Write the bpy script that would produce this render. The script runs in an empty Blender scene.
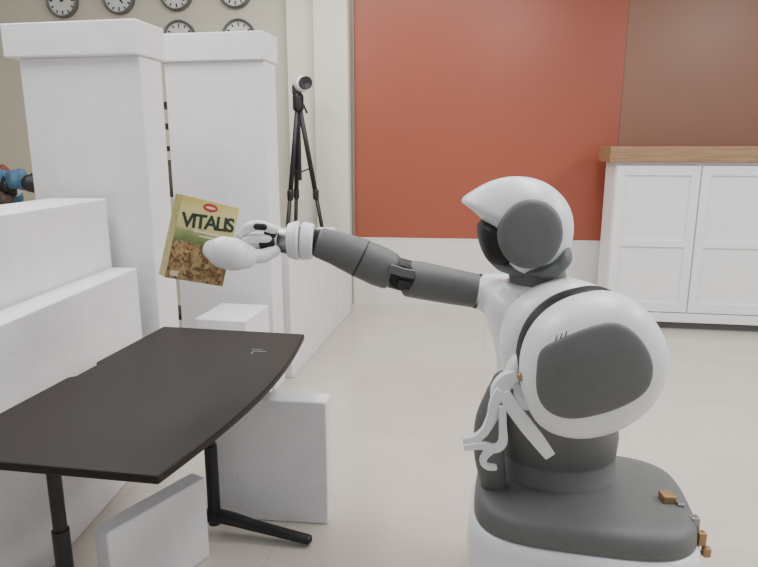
import bpy, bmesh, math, random
from mathutils import Vector, Matrix
random.seed(4)
D=bpy.data; C=bpy.context
rad=math.radians

# ---------------------------------------------------------------- materials
def mat(name,col,rough=.5,metal=0,spec=.5,noise=None,bump=None,coat=0):
    m=D.materials.new(name); m.use_nodes=True
    nt=m.node_tree; b=nt.nodes['Principled BSDF']
    b.inputs['Base Color'].default_value=(*col,1)
    b.inputs['Roughness'].default_value=rough
    b.inputs['Metallic'].default_value=metal
    b.inputs['Specular IOR Level'].default_value=spec
    b.inputs['Coat Weight'].default_value=coat
    tc=nt.nodes.new('ShaderNodeTexCoord')
    if noise:
        sc,col2,amt=noise
        n=nt.nodes.new('ShaderNodeTexNoise'); n.inputs['Scale'].default_value=sc; n.inputs['Detail'].default_value=4
        nt.links.new(tc.outputs['Object'],n.inputs['Vector'])
        r=nt.nodes.new('ShaderNodeValToRGB')
        r.color_ramp.elements[0].position=.5-amt; r.color_ramp.elements[1].position=.5+amt
        r.color_ramp.elements[0].color=(*col,1); r.color_ramp.elements[1].color=(*col2,1)
        nt.links.new(n.outputs['Fac'],r.inputs['Fac']); nt.links.new(r.outputs['Color'],b.inputs['Base Color'])
    if bump:
        sc,st=bump
        n=nt.nodes.new('ShaderNodeTexNoise'); n.inputs['Scale'].default_value=sc; n.inputs['Detail'].default_value=3
        nt.links.new(tc.outputs['Object'],n.inputs['Vector'])
        bp=nt.nodes.new('ShaderNodeBump'); bp.inputs['Strength'].default_value=st; bp.inputs['Distance'].default_value=.01
        nt.links.new(n.outputs['Fac'],bp.inputs['Height']); nt.links.new(bp.outputs['Normal'],b.inputs['Normal'])
    return m

M_foam=mat('foam_white',(.85,.85,.87),.75,noise=(7,(.79,.79,.82),.2),bump=(90,.3))
M_cream=mat('paint_cream',(.76,.73,.64),.8,noise=(3,(.74,.71,.62),.3))
M_beige=mat('paint_beige',(.62,.58,.48),.8,noise=(3,(.60,.56,.46),.3))
M_dado=mat('paint_dado',(.78,.76,.74),.6,noise=(4,(.76,.74,.72),.3))
M_red=mat('panel_terracotta',(.35,.088,.052),.36,noise=(1.2,(.32,.085,.052),.3))
M_sheen=mat('panel_painted_sheen',(.27,.125,.080),.36,noise=(1.2,(.25,.118,.075),.3))  # browner than the terracotta, the glossy wall's reflected sheen put into its colour
M_strip=mat('metal_strip',(.30,.26,.22),.4,.4,noise=(20,(.26,.23,.2),.3))
M_rw=mat('robot_white',(.78,.80,.84),.32,noise=(5,(.76,.78,.82),.3))
M_rg=mat('robot_grey',(.115,.12,.122),.55,noise=(30,(.13,.135,.137),.3))
M_rd=mat('robot_dark',(.012,.013,.014),.5,spec=.3,noise=(30,(.018,.018,.02),.3))
M_rm=mat('robot_metal',(.35,.36,.37),.35,.8,noise=(30,(.3,.3,.31),.3))
M_gold=mat('brass_latch',(.42,.27,.14),.4,.5,noise=(40,(.3,.18,.09),.3))
M_table=mat('table_laminate',(.014,.010,.008),.5,spec=.25,noise=(60,(.020,.014,.011),.3),bump=(300,.1))
M_leg=mat('table_steel',(.008,.008,.010),.4,noise=(40,(.012,.012,.014),.3))
M_cab=mat('cabinet_white',(.84,.85,.88),.45,noise=(6,(.82,.83,.86),.3))
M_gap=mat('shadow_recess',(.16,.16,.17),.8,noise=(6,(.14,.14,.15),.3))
M_blk=mat('black_plastic',(.012,.012,.014),.45,noise=(40,(.018,.018,.02),.3))
M_clkf=mat('clock_face',(.72,.72,.70),.5,noise=(20,(.7,.7,.68),.3))
M_clkr=mat('clock_rim',(.16,.16,.16),.35,.6,noise=(20,(.2,.2,.2),.3))
M_blue=mat('cloth_blue',(.05,.14,.25),.8,noise=(20,(.1,.2,.3),.2))
M_redc=mat('cloth_red',(.30,.06,.05),.8,noise=(20,(.2,.05,.05),.2))
M_brn=mat('carton_brown',(.10,.07,.05),.8,noise=(20,(.08,.06,.04),.2))

def wood():
    m=mat('wood_top',(.42,.24,.11),.5); nt=m.node_tree; b=nt.nodes['Principled BSDF']
    tc=nt.nodes.new('ShaderNodeTexCoord'); mp=nt.nodes.new('ShaderNodeMapping'); mp.inputs['Scale'].default_value=(1.5,14,20)
    n=nt.nodes.new('ShaderNodeTexNoise'); n.inputs['Scale'].default_value=3; n.inputs['Detail'].default_value=6
    r=nt.nodes.new('ShaderNodeValToRGB'); r.color_ramp.elements[0].position=.3; r.color_ramp.elements[1].position=.7
    r.color_ramp.elements[0].color=(.25,.14,.07,1); r.color_ramp.elements[1].color=(.36,.22,.12,1)
    nt.links.new(tc.outputs['Object'],mp.inputs['Vector']); nt.links.new(mp.outputs['Vector'],n.inputs['Vector'])
    nt.links.new(n.outputs['Fac'],r.inputs['Fac']); nt.links.new(r.outputs['Color'],b.inputs['Base Color']); return m
M_wood=wood()

def floormat():
    m=mat('floor_vinyl',(.6,.56,.5),.25); nt=m.node_tree; b=nt.nodes['Principled BSDF']
    tc=nt.nodes.new('ShaderNodeTexCoord')
    mp=nt.nodes.new('ShaderNodeMapping'); mp.inputs['Rotation'].default_value=(0,0,rad(10))
    br=nt.nodes.new('ShaderNodeTexBrick'); br.offset=0
    br.inputs['Scale'].default_value=1; br.inputs['Brick Width'].default_value=.8; br.inputs['Row Height'].default_value=.8
    br.inputs['Mortar Size'].default_value=.0025; br.inputs['Mortar Smooth'].default_value=.5
    br.inputs['Color1'].default_value=(.64,.585,.515,1); br.inputs['Color2'].default_value=(.62,.57,.50,1); br.inputs['Mortar'].default_value=(.49,.44,.38,1)
    n=nt.nodes.new('ShaderNodeTexNoise'); n.inputs['Scale'].default_value=2.5; n.inputs['Detail'].default_value=5
    mx=nt.nodes.new('ShaderNodeMix'); mx.data_type='RGBA'; mx.blend_type='MULTIPLY'; mx.inputs[0].default_value=.18
    nt.links.new(tc.outputs['Object'],mp.inputs['Vector']); nt.links.new(mp.outputs['Vector'],br.inputs['Vector'])
    nt.links.new(tc.outputs['Object'],n.inputs['Vector'])
    nt.links.new(br.outputs['Color'],mx.inputs[6]); nt.links.new(n.outputs['Fac'],mx.inputs[7])
    nt.links.new(mx.outputs[2],b.inputs['Base Color'])
    r=nt.nodes.new('ShaderNodeMapRange'); r.inputs['To Min'].default_value=.14; r.inputs['To Max'].default_value=.28
    nt.links.new(n.outputs['Fac'],r.inputs['Value']); nt.links.new(r.outputs['Result'],b.inputs['Roughness'])
    return m
M_floor=floormat()

# ---------------------------------------------------------------- mesh helpers
def empty(name,loc=(0,0,0),rz=0):
    e=D.objects.new(name,None); e.empty_display_size=.1; e.location=loc; e.rotation_euler=(0,0,rz)
    C.collection.objects.link(e); return e
def mk(name,bm,m,parent=None,smooth=False,bevel=0,seg=3,sub=0):
    bmesh.ops.recalc_face_normals(bm,faces=bm.faces)
    me=D.meshes.new(name); bm.to_mesh(me); bm.free()
    for x in (m if isinstance(m,(list,tuple)) else [m]): me.materials.append(x)
    if smooth:
        for p in me.polygons: p.use_smooth=True
    o=D.objects.new(name,me); C.collection.objects.link(o)
    if bevel:
        b=o.modifiers.new('bevel','BEVEL'); b.width=bevel; b.segments=seg; b.limit_method='ANGLE'; b.angle_limit=rad(40)
        for p in me.polygons: p.use_smooth=True
        w=o.modifiers.new('wn','WEIGHTED_NORMAL'); w.keep_sharp=True
    if parent: o.parent=parent
    return o
def addbox(bm,x0,x1,y0,y1,z0,z1,mi=0):
    v=[bm.verts.new(p) for p in [(x0,y0,z0),(x1,y0,z0),(x1,y1,z0),(x0,y1,z0),(x0,y0,z1),(x1,y0,z1),(x1,y1,z1),(x0,y1,z1)]]
    for f in [(0,3,2,1),(4,5,6,7),(0,1,5,4),(1,2,6,5),(2,3,7,6),(3,0,4,7)]:
        bm.faces.new([v[i] for i in f]).material_index=mi
def box(name,x0,x1,y0,y1,z0,z1,m,parent=None,bevel=.004,seg=2):
    bm=bmesh.new(); addbox(bm,x0,x1,y0,y1,z0,z1); return mk(name,bm,m,parent,bevel=bevel,seg=seg)
def addtube(bm,pts,rads,n=20,flat=1.0,up=(0,1,0),round_ends=True,mi=0,blunt=1.0):
    pts=[Vector(p) for p in pts]
    P=[];R=[]
    if round_ends:
        d=(pts[0]-pts[1]).normalized(); r=rads[0]
        for a in (85,60,35,15): P.append(pts[0]+d*r*flat*math.sin(rad(a))*.9*blunt); R.append(r*(1-blunt+blunt*math.cos(rad(a))) if blunt<1 else r*math.cos(rad(a)))
    P+=pts; R+=list(rads)
    if round_ends:
        d=(pts[-1]-pts[-2]).normalized(); r=rads[-1]
        for a in (15,35,60,85): P.append(pts[-1]+d*r*flat*math.sin(rad(a))*.9*blunt); R.append(r*(1-blunt+blunt*math.cos(rad(a))) if blunt<1 else r*math.cos(rad(a)))
    rings=[]
    for i,p in enumerate(P):
        a=P[max(i-1,0)]; b=P[min(i+1,len(P)-1)]
        t=(b-a).normalized(); u=Vector(up); s=t.cross(u)
        if s.length<1e-4: s=t.cross(Vector((1,0,.01)))
        s.normalize(); u=s.cross(t).normalized()
        rings.append([bm.verts.new(p+s*math.cos(2*math.pi*k/n)*R[i]+u*math.sin(2*math.pi*k/n)*R[i]*flat) for k in range(n)])
    for a,b in zip(rings,rings[1:]):
        for k in range(n):
            bm.faces.new((a[k],a[(k+1)%n],b[(k+1)%n],b[k])).material_index=mi
    bm.faces.new(rings[0][::-1]).material_index=mi; bm.faces.new(rings[-1]).material_index=mi
def addribbon(bm,pts,ws,th,up=(0,1,0)):
    """strap with a rectangular section: half-widths ws in the plane, thickness th along 'up'"""
    pts=[Vector(p) for p in pts]; rings=[]
    for i,p in enumerate(pts):
        a=pts[max(i-1,0)]; b=pts[min(i+1,len(pts)-1)]
        t=(b-a).normalized(); s=t.cross(Vector(up)).normalized(); u=s.cross(t).normalized()
        w=ws[i]
        rings.append([bm.verts.new(p+s*w*c+u*th*.5*d) for c,d in ((-1,-1),(1,-1),(1,1),(-1,1))])
    for a,b in zip(rings,rings[1:]):
        for k in range(4): bm.faces.new((a[k],a[(k+1)%4],b[(k+1)%4],b[k]))
    bm.faces.new(rings[0][::-1]); bm.faces.new(rings[-1])
def smoothpath(pts,rads,k=5):
    P=[Vector(p) for p in pts]; P=[P[0]*2-P[1]]+P+[P[-1]*2-P[-2]]; R=[rads[0]]+list(rads)+[rads[-1]]
    op=[];orr=[]
    for i in range(1,len(P)-2):
        for j in range(k):
            t=j/k; a,b,c,d=P[i-1:i+3]
            op.append(.5*((2*b)+(c-a)*t+(2*a-5*b+4*c-d)*t*t+(3*b-a-3*c+d)*t**3)); orr.append(R[i]*(1-t)+R[i+1]*t)
    op.append(P[-2]); orr.append(R[-2]); return op,orr
def tube(name,pts,rads,m,parent=None,n=20,flat=1.0,up=(0,1,0),round_ends=True,curve=False,blunt=1.0):
    if curve: pts,rads=smoothpath(pts,rads)
    bm=bmesh.new(); addtube(bm,pts,rads,n,flat,up,round_ends,blunt=blunt)
    o=mk(name,bm,m,parent,smooth=True)
    e=o.modifiers.new('es','EDGE_SPLIT'); e.split_angle=rad(50)
    return o
def spline(outline,k=5):
    n=len(outline); out=[]
    for i in range(n):
        a,b,c,d=[Vector(outline[(i+j)%n]) for j in (-1,0,1,2)]
        for j in range(k):
            t=j/k
            out.append(.5*((2*b)+(c-a)*t+(2*a-5*b+4*c-d)*t*t+(3*b-a-3*c+d)*t**3))
    return out
def inflate(name,outline,cen,W,m,parent=None,n=2.3,steps=14,origin=(0,0,0)):
    """body whose side silhouette (x,z) is outline, swelling to half-width W along y"""
    o=[Vector(p)-Vector(cen) for p in outline]; bm=bmesh.new(); rings=[]
    for i in range(-steps,steps+1):
        ph=rad(90)*i/steps; w=math.copysign(abs(math.sin(ph))**(2/n),ph) ; k=max(math.cos(ph),0)**(2/n)
        if abs(i)==steps: k=.02
        rings.append([bm.verts.new((origin[0]+cen[0]+p.x*k,origin[1]+w*W,origin[2]+cen[1]+p.y*k)) for p in o])
    N=len(o)
    for a,b in zip(rings,rings[1:]):
        for k in range(N): bm.faces.new((a[k],a[(k+1)%N],b[(k+1)%N],b[k]))
    bm.faces.new(rings[0]); bm.faces.new(rings[-1])
    return mk(name,bm,m,parent,smooth=True)
def px(pts,cx,cy,sx,sz,X,Z):
    return [(X+(x-cx)*sx, Z-(y-cy)*sz) for x,y in pts]
def lathe(name,prof,m,loc=(0,0,0),parent=None,n=40,sx=1,sy=1,rot=None):
    bm=bmesh.new(); rings=[[bm.verts.new((r*math.cos(2*math.pi*k/n)*sx,r*math.sin(2*math.pi*k/n)*sy,z)) for k in range(n)] for r,z in prof]
    for a,b in zip(rings,rings[1:]):
        for k in range(n): bm.faces.new((a[k],a[(k+1)%n],b[(k+1)%n],b[k]))
    bm.faces.new(rings[0]); bm.faces.new(rings[-1])
    o=mk(name,bm,m,parent,smooth=True); o.location=loc
    if rot: o.rotation_euler=rot
    e=o.modifiers.new('es','EDGE_SPLIT'); e.split_angle=rad(45)
    return o

# ---------------------------------------------------------------- room
box('floor',-4.6,5.6,-1.6,8,-.1,0,M_floor,bevel=0)
WX=-.265; WY=6.292; WA=rad(-6)
def wbox(name,x0,x1,y0,y1,z0,z1,m,bevel=0):
    o=box(name,x0,x1,y0,y1,z0,z1,m,bevel=bevel); o.location=(WX,WY,0); o.rotation_euler=(0,0,WA); return o
wbox('wall_back',-5,6.2,.03,.2,0,3.6,M_beige)
bm=bmesh.new(); addbox(bm,0,6.1,0,.03,0,.69,0); addbox(bm,0,6.1,-.004,.03,.675,.69,0)
o=mk('wall_back_dado',bm,[M_dado]); o.location=(WX,WY,0); o.rotation_euler=(0,0,WA)
bm=bmesh.new(); addbox(bm,.03,2.545,0,.03,.69,3.6,0); addbox(bm,2.55,6.1,0,.03,.69,3.6,1); addbox(bm,2.545,2.55,.006,.03,.69,3.6,2)
o=mk('wall_back_panelling',bm,[M_red,M_sheen,M_strip]); o.location=(WX,WY,0); o.rotation_euler=(0,0,WA)
wbox('trim_1',-.01,.028,-.012,.03,.69,3.6,M_strip)
wbox('wall_back_pillar',-.34,-.012,-.16,.03,0,3.6,M_cream,.01)
wbox('wall_back_pier',-.62,-.34,-.06,.03,0,3.6,M_cream,.01)
box('wall_left',-4.7,-4.6,-1.6,8,0,3.6,M_beige,bevel=0)
box('wall_right',5.6,5.7,-1.6,8,0,3.6,M_dado,bevel=0)

# ---------------------------------------------------------------- clocks
def clock(cx,cz,h,mi):
    e=empty('wall_clock',(-.15+cx*math.cos(WA),6.31+cx*math.sin(WA),cz),WA)
    r=.165
    lathe('rim',[(r*.84,-.01),(r*.86,.045),(r*.93,.052),(r,.04),(r,0),(r*.9,-.01)],M_clkr,parent=e,rot=(rad(90),0,0))
    lathe('face',[(r*.9,0),(r*.9,.025),(.001,.025)],M_clkf,parent=e,rot=(rad(90),0,0))
    bm=bmesh.new()
    def addrot(a,b2):
        q=Matrix.Rotation(a,4,'Y')
        for v in b2.verts: v.co=q@v.co
        me=D.meshes.new('t'); b2.to_mesh(me); b2.free(); bm.from_mesh(me); D.meshes.remove(me)
    for i in range(12):
        b2=bmesh.new(); L=.03 if i%3==0 else .02
        addbox(b2,-.006,.006,-.029,-.026,.125-L,.13); addrot(rad(30*i),b2)
    for a,L,w in ((h*30+mi/2,.075,.007),(mi*6,.11,.005)):
        b2=bmesh.new(); addbox(b2,-w,w,-.033,-.030,-.02,L); addrot(rad(a),b2)
    mk('hands_and_ticks',bm,M_blk,e)
for cx,cz,h,mi in ((-3.01,3.01,10,10),(-2.42,3.03,4,50),(-1.83,3.05,7,22),(-1.24,3.06,2,35),(-1.82,2.64,9,15),(-1.22,2.64,5,40)):
    clock(cx,cz,h,mi)

# ---------------------------------------------------------------- foam blocks
def foam(name,corner,th,width,depth,z0,z1,cap=None,bev=.008):
    """corner = near-right ground corner, th = clockwise heading in degrees"""
    e=empty(name,(corner[0],corner[1],0),rad(-th))
    box('block',-width,0,0,depth,z0,z1 if not cap else z1-cap[0],M_foam,e,bevel=bev,seg=3)
    if cap:
        h,ov=cap; box('cap_block',-width-ov,ov*.3,-ov*.8,depth+ov*.4,z1-h,z1,M_foam,e,bevel=bev,seg=3)
    return e
foam('foam_column',(-1.125,3.07),10,.64,.2,0,2.15,cap=(.155,.05))
foam('foam_column',(-.68,3.86),10,.64,.2,0,2.24,cap=(.16,.04))
foam('foam_barrier',(-1.285,1.45),3.5,.13,1.55,0,.995)
foam('foam_barrier',(-1.43,1.45),3.5,.28,1.60,0,1.33)
foam('foam_block',(-.60,4.10),10,.16,1.31,0,.90)
foam('foam_block',(-.367,5.42),10,.055,.50,0,.75)
foam('foam_block',(-.75,3.36),10,.31,.38,0,.62)
foam('foam_slab',(-.215,2.365),6,.48,.10,0,.555)
foam('foam_slab',(-.885,1.80),32,.075,.42,0,.34)

# ---------------------------------------------------------------- table
T=empty('folding_desk',(-.7995,2.115,0),rad(-10.5))
hw=.335; hl=.64
out=[(-hw,-hl)]
for i in range(0,21):
    t=i/20; y=-hl+.015+(2*hl-.015)*t; x=hw+.004+.078*math.sin(math.pi*(.08+t*.86))
    out.append((x,y))
out+= [(-hw,hl),(-hw,.13),(-hw+.02,.11),(-hw+.02,-.02),(-hw,-.04)]
bm=bmesh.new(); vs=[bm.verts.new((x,y,.725)) for x,y in out]; f=bm.faces.new(vs)
r=bmesh.ops.extrude_face_region(bm,geom=[f]); bmesh.ops.translate(bm,vec=(0,0,.026),verts=[g for g in r['geom'] if isinstance(g,bmesh.types.BMVert)])
mk('tabletop',bm,M_table,T,bevel=.006,seg=3)
bm=bmesh.new(); addbox(bm,.215,.275,.365,.371,.751,.7516); addbox(bm,.20,.25,.39,.394,.751,.7516); addbox(bm,.22,.225,.33,.36,.751,.7516)
mk('label_marks',bm,M_rm,T)
for i,(lx,ly,rf) in enumerate(((-.125,-.41,.36),(.085,.205,.40))):
    bm=bmesh.new()
    addtube(bm,[(lx,ly,.05),(lx,ly,.40)],[.026,.026],round_ends=False)
    addtube(bm,[(lx,ly,.38),(lx,ly,.70)],[.021,.021],round_ends=False)
    addtube(bm,[(lx,ly,.635),(lx,ly,.675)],[.032,.032],round_ends=False)
    addtube(bm,[(lx+.03,ly-.02,.655),(lx+.065,ly-.04,.655)],[.014,.02])
    addbox(bm,lx-.18,lx+.20,ly-.025,ly+.025,.70,.725)
    p,q=smoothpath([(lx-.32,ly,.02),(lx-.2,ly,.05),(lx,ly,.085),(lx+.2,ly,.055),(lx+rf,ly,.024)],[.022,.026,.036,.027,.024])
    addtube(bm,p,q,flat=.75,up=(0,0,1))
    mk('leg_%d'%(i+1),bm,M_leg,T,smooth=False,bevel=.001)
bm=bmesh.new(); addbox(bm,-.05,-.01,-.40,.215,.69,.715); mk('crossbar',bm,M_leg,T)

# ---------------------------------------------------------------- sideboard
Cb=empty('white_sideboard',(2.025,5.38,0),rad(-9))
W=2.05
bm=bmesh.new()
addbox(bm,0,W,.02,.45,.09,1.46)
mk('carcass',bm,M_cab,Cb,bevel=.004)
box('worktop',-.065,W+.065,-.04,.47,1.46,1.59,M_wood,Cb,bevel=.006)
box('painted_under_shade',.06,W-.06,.06,.43,.0,.09,M_gap,Cb,bevel=0)  # dark filler box, the shade beneath the sideboard put into its colour
box('bottom_rail',0,W,-.012,.02,.075,.155,M_cab,Cb,bevel=.003)
for i in range(3):
    x0=.006+i*W/3; x1=(i+1)*W/3-.006; bm=bmesh.new()
    addbox(bm,x0,x1,.006,.02,.165,1.43)
    fw=.07
    addbox(bm,x0,x0+fw,-.012,.008,.165,1.43); addbox(bm,x1-fw,x1,-.012,.008,.165,1.43)
    for z0,z1 in ((.165,.25),(.74,.80),(1.35,1.43)): addbox(bm,x0+fw,x1-fw,-.012,.008,z0,z1)
    mk('door_leaf_%d'%(i+1),bm,M_cab,Cb,bevel=.003)
for x in (.02,W-.08):
    box('foot',x,x+.06,.0,.06,0,.09,M_cab,Cb,bevel=.003)

# ---------------------------------------------------------------- tripod with camera
Tr=empty('camera_tripod',(-.72,5.74,0))
bm=bmesh.new()
top=Vector((0,0,2.0))
for fx,fy in ((.325,.08),(-.20,-.2),(-.13,.27)):
    a=top; b=Vector((fx,fy,.0)); mid=a.lerp(b,.42); mid2=a.lerp(b,.70)
    addtube(bm,[a,mid],[.022,.022],n=10,round_ends=False); addtube(bm,[mid,mid2],[.018,.018],n=10,round_ends=False); addtube(bm,[mid2,b+Vector((0,0,.012))],[.012,.012],n=10)
    addtube(bm,[mid-Vector((0,0,.03)),mid+Vector((0,0,.03))],[.028,.028],n=10)
    addtube(bm,[a.lerp(b,.30),Vector((0,0,1.36))],[.007,.007],n=8)
addtube(bm,[(0,0,1.3),(0,0,2.06)],[.016,.016],n=12); addtube(bm,[(0,0,1.93),(0,0,2.02)],[.05,.05],n=16)
addtube(bm,[(0,0,2.06),(.05,.22,1.9)],[.01,.01],n=8)
mk('stand',bm,M_blk,Tr,smooth=True)
bm=bmesh.new(); addbox(bm,-.05,.03,-.03,.05,2.04,2.12); mk('mount',bm,M_blk,Tr,bevel=.01)
tube('camera_housing',[(-.0,.06,2.12),(.05,-.04,2.13)],[.062,.07],M_rw,Tr,blunt=.5)
lathe('lens',[(.055,0),(.055,.05),(.035,.05),(.001,.03)],M_blk,(.068,-.07,2.132),Tr,rot=(rad(90),0,rad(27)))

# ---------------------------------------------------------------- things behind the foam
Sh=empty('storage_rack',(-1.95,4.9,0))
bm=bmesh.new()
for x in (0,.46):
    for y in (0,.3): addbox(bm,x,x+.03,y,y+.03,0,2.0)
for z in (.2,.7,1.2,1.55,1.72,1.88): addbox(bm,0,.49,0,.33,z,z+.04)
mk('frame',bm,M_blk,Sh,bevel=.003)
bm=bmesh.new(); addbox(bm,.06,.42,.04,.3,1.24,1.48); mk('bin',bm,M_brn,Sh,bevel=.01)
box('low_cupboard',-3.6,-2.3,4.9,5.3,0,1.12,M_beige,bevel=.01)
Pl=empty('clutter_pile',(-3.0,5.08,1.12))
for i in range(26):
    s=random.uniform(.05,.09); bm=bmesh.new()
    bmesh.ops.create_icosphere(bm,subdivisions=3,radius=s)
    for v in bm.verts: v.co*=1+.25*math.sin(v.co.x*60+i)*math.cos(v.co.y*50+i*2)
    x=random.uniform(-.45,.30); y=random.uniform(-.12,.12); z=s*.85+random.choice([0,.08,.16,.24])*(1-abs(x))
    for v in bm.verts: v.co+=Vector((x,y,z)); v.co.z=max(v.co.z,0)
    mk('bag_%d'%i,bm,[M_blue,M_brn,M_blue,M_blk,M_redc,M_blk,M_foam][i%7],Pl,smooth=True)

# ---------------------------------------------------------------- robot
R=empty('humanoid_robot',(.68,1.92,0))
def rp(o):
    o.parent=R; o.matrix_parent_inverse=Matrix.Translation((-.68,-1.92,0)); return o
# head
S=.00307
def H(p): return px(p,520,225,S,S,.433,1.335)
hel=[(461,201),(474,190),(492,181),(513,177),(535,180),(553,190),(566,206),(571,226),(569,246),(562,262),(550,272),(532,276),(515,274),(506,268),(501,255),(496,240),(486,224),(473,211)]
o=H(hel); cen=H([(532,228)])[0]
rp(inflate('helmet',spline(o,4),cen,.125,M_rw,n=2.35,origin=(0,1.9,0)))
v=H([(478,232),(480,222),(492,218),(510,222),(518,240),(514,258),(502,267),(490,262),(482,248)])
rp(inflate('face_visor',spline(v,4),H([(500,242)])[0],.092,M_rd,n=2.6,origin=(0,1.9,0)))
v=H([(490,258),(495,267),(506,273),(530,276),(530,262),(506,258)])
rp(inflate('chin',spline(v,4),H([(508,266)])[0],.075,M_rg,n=2.4,origin=(0,1.9,0)))
for s,nm in ((-1,'ear_disc_near'),(1,'ear_disc_far')):
    o=lathe(nm,[(.09,-.03),(.094,.008),(.090,.016),(.080,.021),(.05,.024),(.001,.025)],M_rg,(.4375,1.9+s*.112,1.322),sy=1.08,rot=(rad(90)*(1 if s<0 else -1),0,0)); rp(o)
o=lathe('neck',[(.085,0),(.088,.03),(.075,.07),(.07,.12)],M_rg,(.495,1.9,1.15)); rp(o)
v=H([(520,270),(535,276),(552,273),(564,262),(568,250),(560,240),(545,256),(530,262)])
rp(inflate('nape',spline(v,4),H([(550,262)])[0],.125,M_rg,n=3,origin=(0,1.9,0)))
# torso
St=.0032
tor=[(506,281),(490,281),(477,290),(478,306),(483,325),(490,345),(495,365),(497,390),(504,408),(530,416),(580,418),(610,405),(622,370),(624,330),(614,300),(592,286),(565,279),(535,276)]
to=px(tor,550,350,St,.0033,.574,.918)
rp(inflate('torso_shell',spline(to,4),(.574,.93),.19,M_rw,n=2.9,origin=(0,1.95,0)))
o=lathe('collar',[(.112,0),(.115,.015),(.10,.028),(.085,.03)],M_rw,(.50,1.91,1.128)); rp(o)
# waist
bm=bmesh.new()
rings=[]
for z,cx,cy,rx,ry in ((.43,.625,2.0,.212,.165),(.452,.625,2.0,.212,.165),(.457,.625,2.0,.203,.158),(.53,.620,1.99,.198,.16),(.535,.620,1.99,.194,.155),(.545,.620,1.99,.198,.16),(.62,.61,1.97,.203,.17),(.69,.585,1.96,.213,.18),(.76,.56,1.95,.20,.18),(.81,.56,1.95,.17,.15)):
    rings.append([bm.verts.new((cx+rx*math.cos(2*math.pi*k/48),cy+ry*math.sin(2*math.pi*k/48),z)) for k in range(48)])
for a,b in zip(rings,rings[1:]):
    for k in range(48): bm.faces.new((a[k],a[(k+1)%48],b[(k+1)%48],b[k]))
bm.faces.new(rings[0]); bm.faces.new(rings[-1]); o=mk('waist',bm,M_rg,smooth=True); rp(o)
o=tube('front_strut',[(.385,1.90,.47),(.36,1.87,.60),(.36,1.85,.72),(.40,1.86,.84)],[.045,.05,.05,.04],M_rg,curve=True); rp(o)
# base
def superring(bm,hx,hy,z,n=64,e=3.6):
    r=[]
    for k in range(n):
        a=2*math.pi*k/n; c,s=math.cos(a),math.sin(a)
        x=math.copysign(abs(c)**(2/e),c)*hx; y=math.copysign(abs(s)**(2/e),s)*hy
        q=Matrix.Rotation(rad(-12),2)@Vector((x,y)); r.append(bm.verts.new((.675+q.x,1.90+q.y,z)))
    return r
def loft(name,lv,m,e=3.6):
    bm=bmesh.new(); rg=[superring(bm,hx,hy,z,e=e) for hx,hy,z in lv]
    for a,b in zip(rg,rg[1:]):
        for k in range(64): bm.faces.new((a[k],a[(k+1)%64],b[(k+1)%64],b[k]))
    bm.faces.new(rg[0]); bm.faces.new(rg[-1]); return rp(mk(name,bm,m,smooth=True))
loft('base_cover',[(.340,.267,.378),(.346,.273,.384),(.346,.273,.41),(.340,.267,.436),(.326,.253,.454),(.29,.22,.460),(.2,.16,.462),(.05,.05,.463)],M_rg)
loft('base_skirt',[(.30,.23,.05),(.345,.27,.06),(.362,.288,.12),(.366,.292,.28),(.362,.289,.345),(.352,.279,.376),(.33,.26,.380)],M_rw)
for i,(x,y) in enumerate(((.60,1.66),(.70,2.14))):
    o=lathe('wheel_%d'%(i+1),[(.04,-.02),(.105,-.022),(.11,-.015),(.11,.015),(.105,.022),(.04,.02)],M_blk,(x,y,.11),rot=(rad(90),0,rad(-12))); rp(o)
o=lathe('caster',[(.02,-.015),(.045,-.015),(.05,0),(.045,.015),(.02,.015)],M_blk,(.95,1.85,.05),rot=(rad(90),0,0)); rp(o)
for nm,x,y,z,w,h,m in (('hatch',.925,1.80,.462,.022,.024,M_gold),('hatch_clip',.955,1.775,.455,.012,.014,M_rm),('connector_1',.972,1.715,.43,.014,.028,M_rm),('connector_2',.985,1.69,.40,.013,.022,M_gold),('connector_3',1.0,1.68,.36,.012,.016,M_gold)):
    bm=bmesh.new(); addbox(bm,x-w,x+w,y-w,y+w,z-h,z+h); rp(mk(nm,bm,m,bevel=.006))
# near shoulder: big shell with grey inset
shp=[(520,375),(522,347),(534,322),(556,303),(583,293),(610,291),(635,302),(655,324),(666,350),(664,378),(650,405),(625,425),(595,436),(565,436),(540,425),(526,402)]
SX,SZ,CX,CZ=.00263,.00275,.584,.993
so=spline(px(shp,595,363,SX,SZ,CX,CZ),4); YS=1.60; WS=.115; NS=2.7
rp(inflate('shoulder_shell',so,(CX,CZ),WS,M_rw,n=NS,origin=(0,YS,0)))
do=[(CX+(x-CX)*.95-.004,CZ+(z-CZ)*.95+.006) for x,z in so]
rp(inflate('shoulder_gap_ring',do,(CX-.004,CZ+.006),.05,M_rd,n=6,origin=(0,YS+.075,0)))
do=[(CX+(x-CX)*.92-.04,CZ+(z-CZ)*.93+.012) for x,z in so]
rp(inflate('shoulder_inner_shell',do,(CX-.04,CZ+.012),.10,M_rw,n=3,origin=(0,YS+.17,0)))
ins=[(540,375),(544,354),(562,340),(590,328),(613,324),(632,332),(648,350),(655,370),(650,390),(630,404),(600,415),(572,420),(552,414),(542,398)]
io=spline(px(ins,598,370,.00253,.0027,.555,1.012),4)
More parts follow.
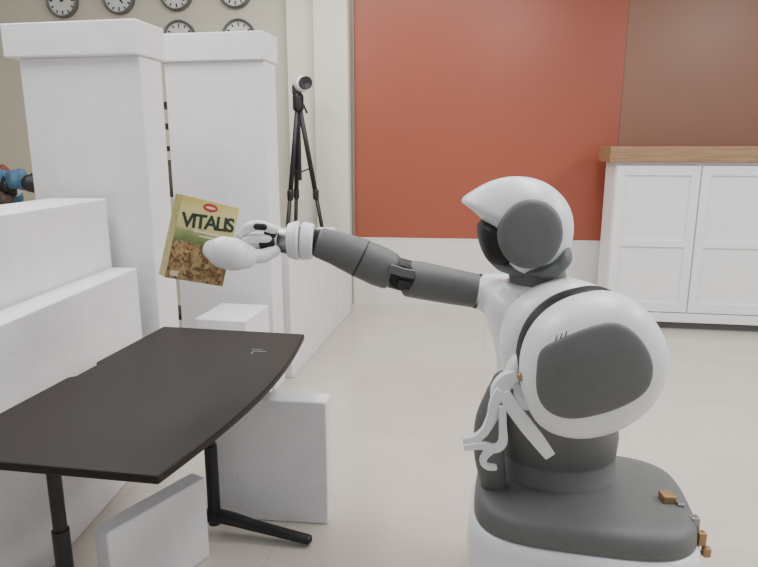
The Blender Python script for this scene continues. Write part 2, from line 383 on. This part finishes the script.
def shellw(x,z):
    a=math.atan2(z-CZ,x-CX); r=math.hypot(x-CX,z-CZ); best=None
    for i in range(len(so)):
        p,q=so[i],so[(i+1)%len(so)]
        dx,dz=math.cos(a),math.sin(a); ex,ez=q[0]-p[0],q[1]-p[1]; den=dx*ez-dz*ex
        if abs(den)<1e-12: continue
        t=((p[0]-CX)*ez-(p[1]-CZ)*ex)/den; u=((p[0]-CX)*dz-(p[1]-CZ)*dx)/den
        if t>0 and -1e-6<=u<=1+1e-6: best=t
    k=min(r/(best or 1),.99); return WS*(1-k**NS)**(1/NS)
bm=bmesh.new(); ic=(sum(p[0] for p in io)/len(io),sum(p[1] for p in io)/len(io)); rings=[]
for k in (1.0,.99,.97,.93,.85,.7,.5,.3,.1):
    off={1.0:-.004,.99:.002,.97:.0045}.get(k,.0055); ring=[]
    for x,z in io:
        X=ic[0]+(x-ic[0])*k; Z=ic[1]+(z-ic[1])*k; ring.append(bm.verts.new((X,YS-shellw(X,Z)-off,Z)))
    rings.append(ring)
N=len(io)
for a,b in zip(rings,rings[1:]):
    for k in range(N): bm.faces.new((a[k],a[(k+1)%N],b[(k+1)%N],b[k]))
bm.faces.new(rings[-1]); rp(mk('shoulder_inset',bm,M_rg,smooth=True))
for i in range(3):
    x,z=.452+.011*i,1.088+.006*i
    bm=bmesh.new(); addtube(bm,[(x-.003,YS-shellw(x-.003,z-.009)-.001,z-.009),(x+.003,YS-shellw(x+.003,z+.009)-.001,z+.009)],[.0012,.0012],n=8); rp(mk('vent_%d'%(i+1),bm,M_rd))
# near arm: folded hand hanging in front of the trunk
def rib(nm,pts,r,flat=.3,m=M_rw,y=1.66,up=(0,1,0)):
    P=[(p[0],y+(p[2] if len(p)>2 else 0),p[1]) for p in pts]; rs=[r]*len(P) if not isinstance(r,list) else r
    p,q=smoothpath(P,rs); bm=bmesh.new(); addtube(bm,p,q,20,flat,up); rp(mk(nm,bm,m,smooth=True))
def strap(nm,pts,ws,th=.016,y=1.66,k=3):
    P=[(p[0],y+(p[2] if len(p)>2 else 0),p[1]) for p in pts]
    p,q=smoothpath(P,ws,k); bm=bmesh.new(); addribbon(bm,p,q,th); rp(mk(nm,bm,M_rw,bevel=.003,seg=2))
rib('near_forearm',[(.44,.98,.06),(.395,.945,.03),(.375,.92,.01)],[.045,.032,.020],1)
rib('near_wrist',[(.405,.968,-.04),(.385,.955,-.045)],[.013,.013],.8,M_gold,y=1.64)
strap('near_palm',[(.390,.940),(.362,.925),(.345,.895),(.340,.855)],[.014,.022,.026,.020],.030)
strap('near_finger_1',[(.350,.895,-.02),(.372,.858,-.03),(.415,.800,-.03),(.455,.748,-.02),(.497,.690,0)],[.017,.020,.021,.020,.016])
strap('near_finger_2',[(.345,.900),(.326,.865),(.318,.820),(.300,.775),(.270,.752),(.240,.748)],[.018,.014,.012,.012,.012,.010],.02,y=1.64)
strap('near_finger_3',[(.242,.732),(.290,.738),(.330,.728),(.352,.748),(.350,.80),(.345,.86)],[.009,.011,.012,.012,.010,.010],.02,y=1.63)
strap('near_finger_4',[(.330,.725),(.306,.702),(.300,.680),(.316,.666),(.340,.664)],[.011,.010,.009,.009,.007],.018,y=1.64)
strap('near_thumb',[(.335,.87),(.338,.82),(.318,.775),(.292,.742)],[.012,.009,.009,.009],.018,y=1.67)
# far arm, reaching
def arm(nm,pts,rs,m,flat=1.0,curve=False,ends=True,blunt=1.0,up=(0,1,0)):
    return rp(tube(nm,pts,rs,m,n=28,flat=flat,curve=curve,round_ends=ends,blunt=blunt,up=up))
arm('far_shoulder',[(.46,2.04,1.05),(.41,2.10,1.068),(.366,2.12,1.074)],[.10,.08,.066],M_rw,blunt=.3)
arm('upper_arm',[(.350,2.12,1.074),(.335,2.12,1.078),(.25,2.12,1.094),(.15,2.12,1.114),(.105,2.115,1.122)],[.056,.060,.063,.066,.064],M_rg,blunt=.35)
arm('upper_arm_band',[(.352,2.12,1.075),(.342,2.12,1.077)],[.062,.062],M_rd,ends=False)
arm('elbow_joint',[(.078,2.06,1.138),(.078,2.17,1.138)],[.046,.046],M_rd,blunt=.3)
arm('elbow_link',[(.12,2.115,1.125),(.03,2.115,1.150)],[.056,.056],M_rd,ends=False)
bm=bmesh.new(); addribbon(bm,[(.120,2.048,1.150),(.080,2.046,1.158),(.035,2.048,1.172)],[.015,.015,.015],.02); rp(mk('elbow_cover',bm,M_rg,bevel=.004))
bm=bmesh.new(); addribbon(bm,[(.105,2.050,1.110),(.062,2.046,1.120)],[.014,.014],.02); rp(mk('elbow_block',bm,M_blk,bevel=.003))
arm('forearm',[(.035,2.115,1.150),(.0,2.115,1.166),(-.08,2.11,1.203),(-.15,2.11,1.231),(-.20,2.11,1.248)],[.066,.070,.067,.058,.053],M_rg,blunt=.35)
arm('forearm_seam',[(-.062,2.11,1.194),(-.066,2.11,1.196)],[.0685,.068],M_rd,ends=False)
arm('wrist_seam',[(-.20,2.11,1.249),(-.232,2.11,1.252)],[.046,.046],M_rd,ends=False)
arm('wrist_ring_1',[(-.232,2.11,1.253),(-.258,2.11,1.255)],[.062,.066],M_rw,blunt=.15)
arm('wrist_groove',[(-.255,2.11,1.255),(-.285,2.11,1.256)],[.056,.056],M_rm,ends=False)
arm('wrist_ring_2',[(-.280,2.11,1.256),(-.305,2.11,1.256)],[.068,.060],M_rw,blunt=.15)
arm('wrist_core',[(-.30,2.11,1.256),(-.35,2.12,1.256)],[.050,.040],M_rm,ends=False)
arm('palm',[(-.345,2.12,1.256),(-.385,2.13,1.258),(-.43,2.15,1.25)],[.046,.050,.036],M_rw,blunt=.5)
arm('palm_joint_1',[(-.365,2.06,1.288),(-.365,2.10,1.288)],[.020,.022],M_rd,blunt=.3)
arm('palm_joint_2',[(-.385,2.05,1.222),(-.385,2.1,1.222)],[.020,.022],M_rd,blunt=.3)
arm('palm_plate',[(-.36,2.062,1.255),(-.395,2.065,1.252)],[.022,.02],M_rd,flat=.5)
arm('finger_knuckle',[(-.350,2.065,1.228),(-.385,2.045,1.214),(-.412,2.03,1.214)],[.020,.024,.024],M_rw)
arm('knuckle_seam',[(-.410,2.03,1.214),(-.436,2.026,1.216)],[.026,.030],M_rm,ends=False)
arm('finger_1',[(-.440,2.02,1.217),(-.47,2.0,1.226),(-.515,1.995,1.236),(-.545,2.01,1.240)],[.042,.054,.052,.034],M_rw,curve=True)
arm('finger_2',[(-.35,2.06,1.300),(-.39,2.04,1.316),(-.43,2.035,1.310),(-.455,2.04,1.288)],[.015,.018,.018,.014],M_rw,curve=True)
arm('finger_2_pad',[(-.375,2.02,1.314),(-.40,2.016,1.316)],[.011,.011],M_rd)
arm('finger_3',[(-.37,2.06,1.270),(-.41,2.035,1.275),(-.440,2.03,1.268)],[.014,.016,.014],M_rw,curve=True)
arm('thumb',[(-.37,2.16,1.28),(-.43,2.235,1.27),(-.50,2.24,1.25)],[.026,.028,.024],M_rw,curve=True)

# ---------------------------------------------------------------- cereal box
def cereal():
    m=D.materials.new('cereal_print'); m.use_nodes=True; nt=m.node_tree; b=nt.nodes['Principled BSDF']; b.inputs['Roughness'].default_value=.35
    tc=nt.nodes.new('ShaderNodeTexCoord'); sp=nt.nodes.new('ShaderNodeSeparateXYZ'); nt.links.new(tc.outputs['Object'],sp.inputs[0])
    n=nt.nodes.new('ShaderNodeTexNoise'); n.inputs['Scale'].default_value=22; nt.links.new(tc.outputs['Object'],n.inputs['Vector'])
    ad=nt.nodes.new('ShaderNodeMath'); ad.operation='MULTIPLY_ADD'; nt.links.new(n.outputs['Fac'],ad.inputs[0]); ad.inputs[1].default_value=.06; nt.links.new(sp.outputs['Z'],ad.inputs[2])
    mr=nt.nodes.new('ShaderNodeMapRange'); mr.inputs['From Min'].default_value=-.110; mr.inputs['From Max'].default_value=.170; nt.links.new(ad.outputs[0],mr.inputs['Value'])
    r=nt.nodes.new('ShaderNodeValToRGB'); e=r.color_ramp.elements
    e[0].position=0; e[0].color=(.06,.05,.02,1); e[1].position=1; e[1].color=(.54,.45,.11,1)
    for p,c in ((.42,(.10,.10,.04)),(.48,(.13,.17,.06)),(.58,(.22,.27,.10)),(.63,(.52,.47,.20)),(.88,(.62,.55,.24))):
        x=e.new(p); x.color=(*c,1)
    nt.links.new(mr.outputs[0],r.inputs['Fac'])
    v=nt.nodes.new('ShaderNodeTexVoronoi'); v.inputs['Scale'].default_value=95; nt.links.new(tc.outputs['Object'],v.inputs['Vector'])
    vr=nt.nodes.new('ShaderNodeValToRGB'); ee=vr.color_ramp.elements; ee[0].color=(.28,.18,.06,1); ee[1].color=(.06,.035,.015,1)
    for p,c in ((.3,(.42,.30,.14)),(.5,(.12,.07,.03)),(.7,(.16,.05,.03)),(.8,(.34,.22,.08))):
        x=ee.new(p); x.color=(*c,1)
    sv=nt.nodes.new('ShaderNodeSeparateColor'); nt.links.new(v.outputs['Color'],sv.inputs[0]); nt.links.new(sv.outputs[0],vr.inputs['Fac'])
    st=nt.nodes.new('ShaderNodeMapRange'); st.inputs['From Min'].default_value=.48; st.inputs['From Max'].default_value=.43; nt.links.new(mr.outputs[0],st.inputs['Value'])
    mx=nt.nodes.new('ShaderNodeMix'); mx.data_type='RGBA'; nt.links.new(st.outputs[0],mx.inputs[0]); nt.links.new(r.outputs['Color'],mx.inputs[6]); nt.links.new(vr.outputs['Color'],mx.inputs[7])
    nt.links.new(mx.outputs[2],b.inputs['Base Color']); return m
M_cer=cereal()
M_side=mat('cereal_side',(.45,.37,.12),.4,noise=(30,(.28,.26,.09),.2))
M_txt=mat('print_green',(.010,.028,.016),.5,noise=(30,(.012,.032,.018),.2))
M_logo=mat('print_red',(.45,.03,.03),.5,noise=(30,(.4,.03,.03),.2))
M_lab=mat('print_cream',(.66,.62,.46),.5,noise=(30,(.6,.57,.42),.2))
B=empty('cereal_box',(-.618,2.12,1.254)); B.rotation_mode='XYZ'
B.rotation_euler=(Matrix.Rotation(rad(36),3,'Z')@Matrix.Rotation(rad(16),3,'Y')).to_euler()
yd=.034
bm=bmesh.new(); addbox(bm,-.103,.103,-yd,yd,-.14,.14,1)
for f in bm.faces:
    f.normal_update()
    if abs(f.normal.y)>.9: f.material_index=0
mk('carton',bm,[M_cer,M_side],B,bevel=.0015)
cu=D.curves.new('title','FONT'); cu.body='VITALIS'; cu.size=.066; cu.extrude=.0004; cu.align_x='CENTER'; cu.offset=.0020; cu.space_character=.83
o=D.objects.new('title_print',cu); C.collection.objects.link(o); o.parent=B; o.location=(.006,-yd-.0005,.046); o.rotation_euler=(rad(90),rad(-5),0); cu.materials.append(M_txt)
lathe('logo',[(.026,0),(.026,.0008)],M_logo,(.0,-yd,.118),B,sy=.55,rot=(rad(90),0,0))
lathe('logo_inner',[(.017,0),(.017,.0014)],M_lab,(.0,-yd,.118),B,sy=.25,rot=(rad(90),0,0))
bm=bmesh.new(); addbox(bm,-.04,.075,-yd-.0008,-yd,.028,.035); addbox(bm,-.02,.06,-yd-.0008,-yd,.015,.020); mk('subtitle',bm,M_lab,B)
bm=bmesh.new(); addbox(bm,-.090,-.062,-yd-.0008,-yd,-.130,-.112); mk('badges',bm,M_lab,B)

# ---------------------------------------------------------------- light, world, camera
w=D.worlds.new('World'); C.scene.world=w; w.use_nodes=True
bg=w.node_tree.nodes['Background']; bg.inputs[0].default_value=(.96,.98,1,1); bg.inputs[1].default_value=.52
def area(name,loc,sx,sy,e,col=(1,.98,.94)):
    l=D.lights.new(name,'AREA'); l.shape='RECTANGLE'; l.size=sx; l.size_y=sy; l.energy=e; l.color=col
    o=D.objects.new(name,l); o.location=loc; C.collection.objects.link(o); return o
area('ceiling_lamp',(-1.6,2.8,3.5),.6,3,80)
area('ceiling_lamp',(1.2,2.4,3.5),.6,3,80)
area('ceiling_lamp',(4.0,1.6,3.5),.8,2.6,150)
area('ceiling_lamp',(-.2,5.0,3.5),2.4,.5,50)
cam=D.cameras.new('Camera'); co=D.objects.new('Camera',cam); C.collection.objects.link(co)
co.location=(0,0,1.56); co.rotation_euler=(rad(90-12.15),0,0)
cam.sensor_fit='HORIZONTAL'; cam.sensor_width=36; cam.lens=620/758*36; cam.clip_start=.05
C.scene.camera=co
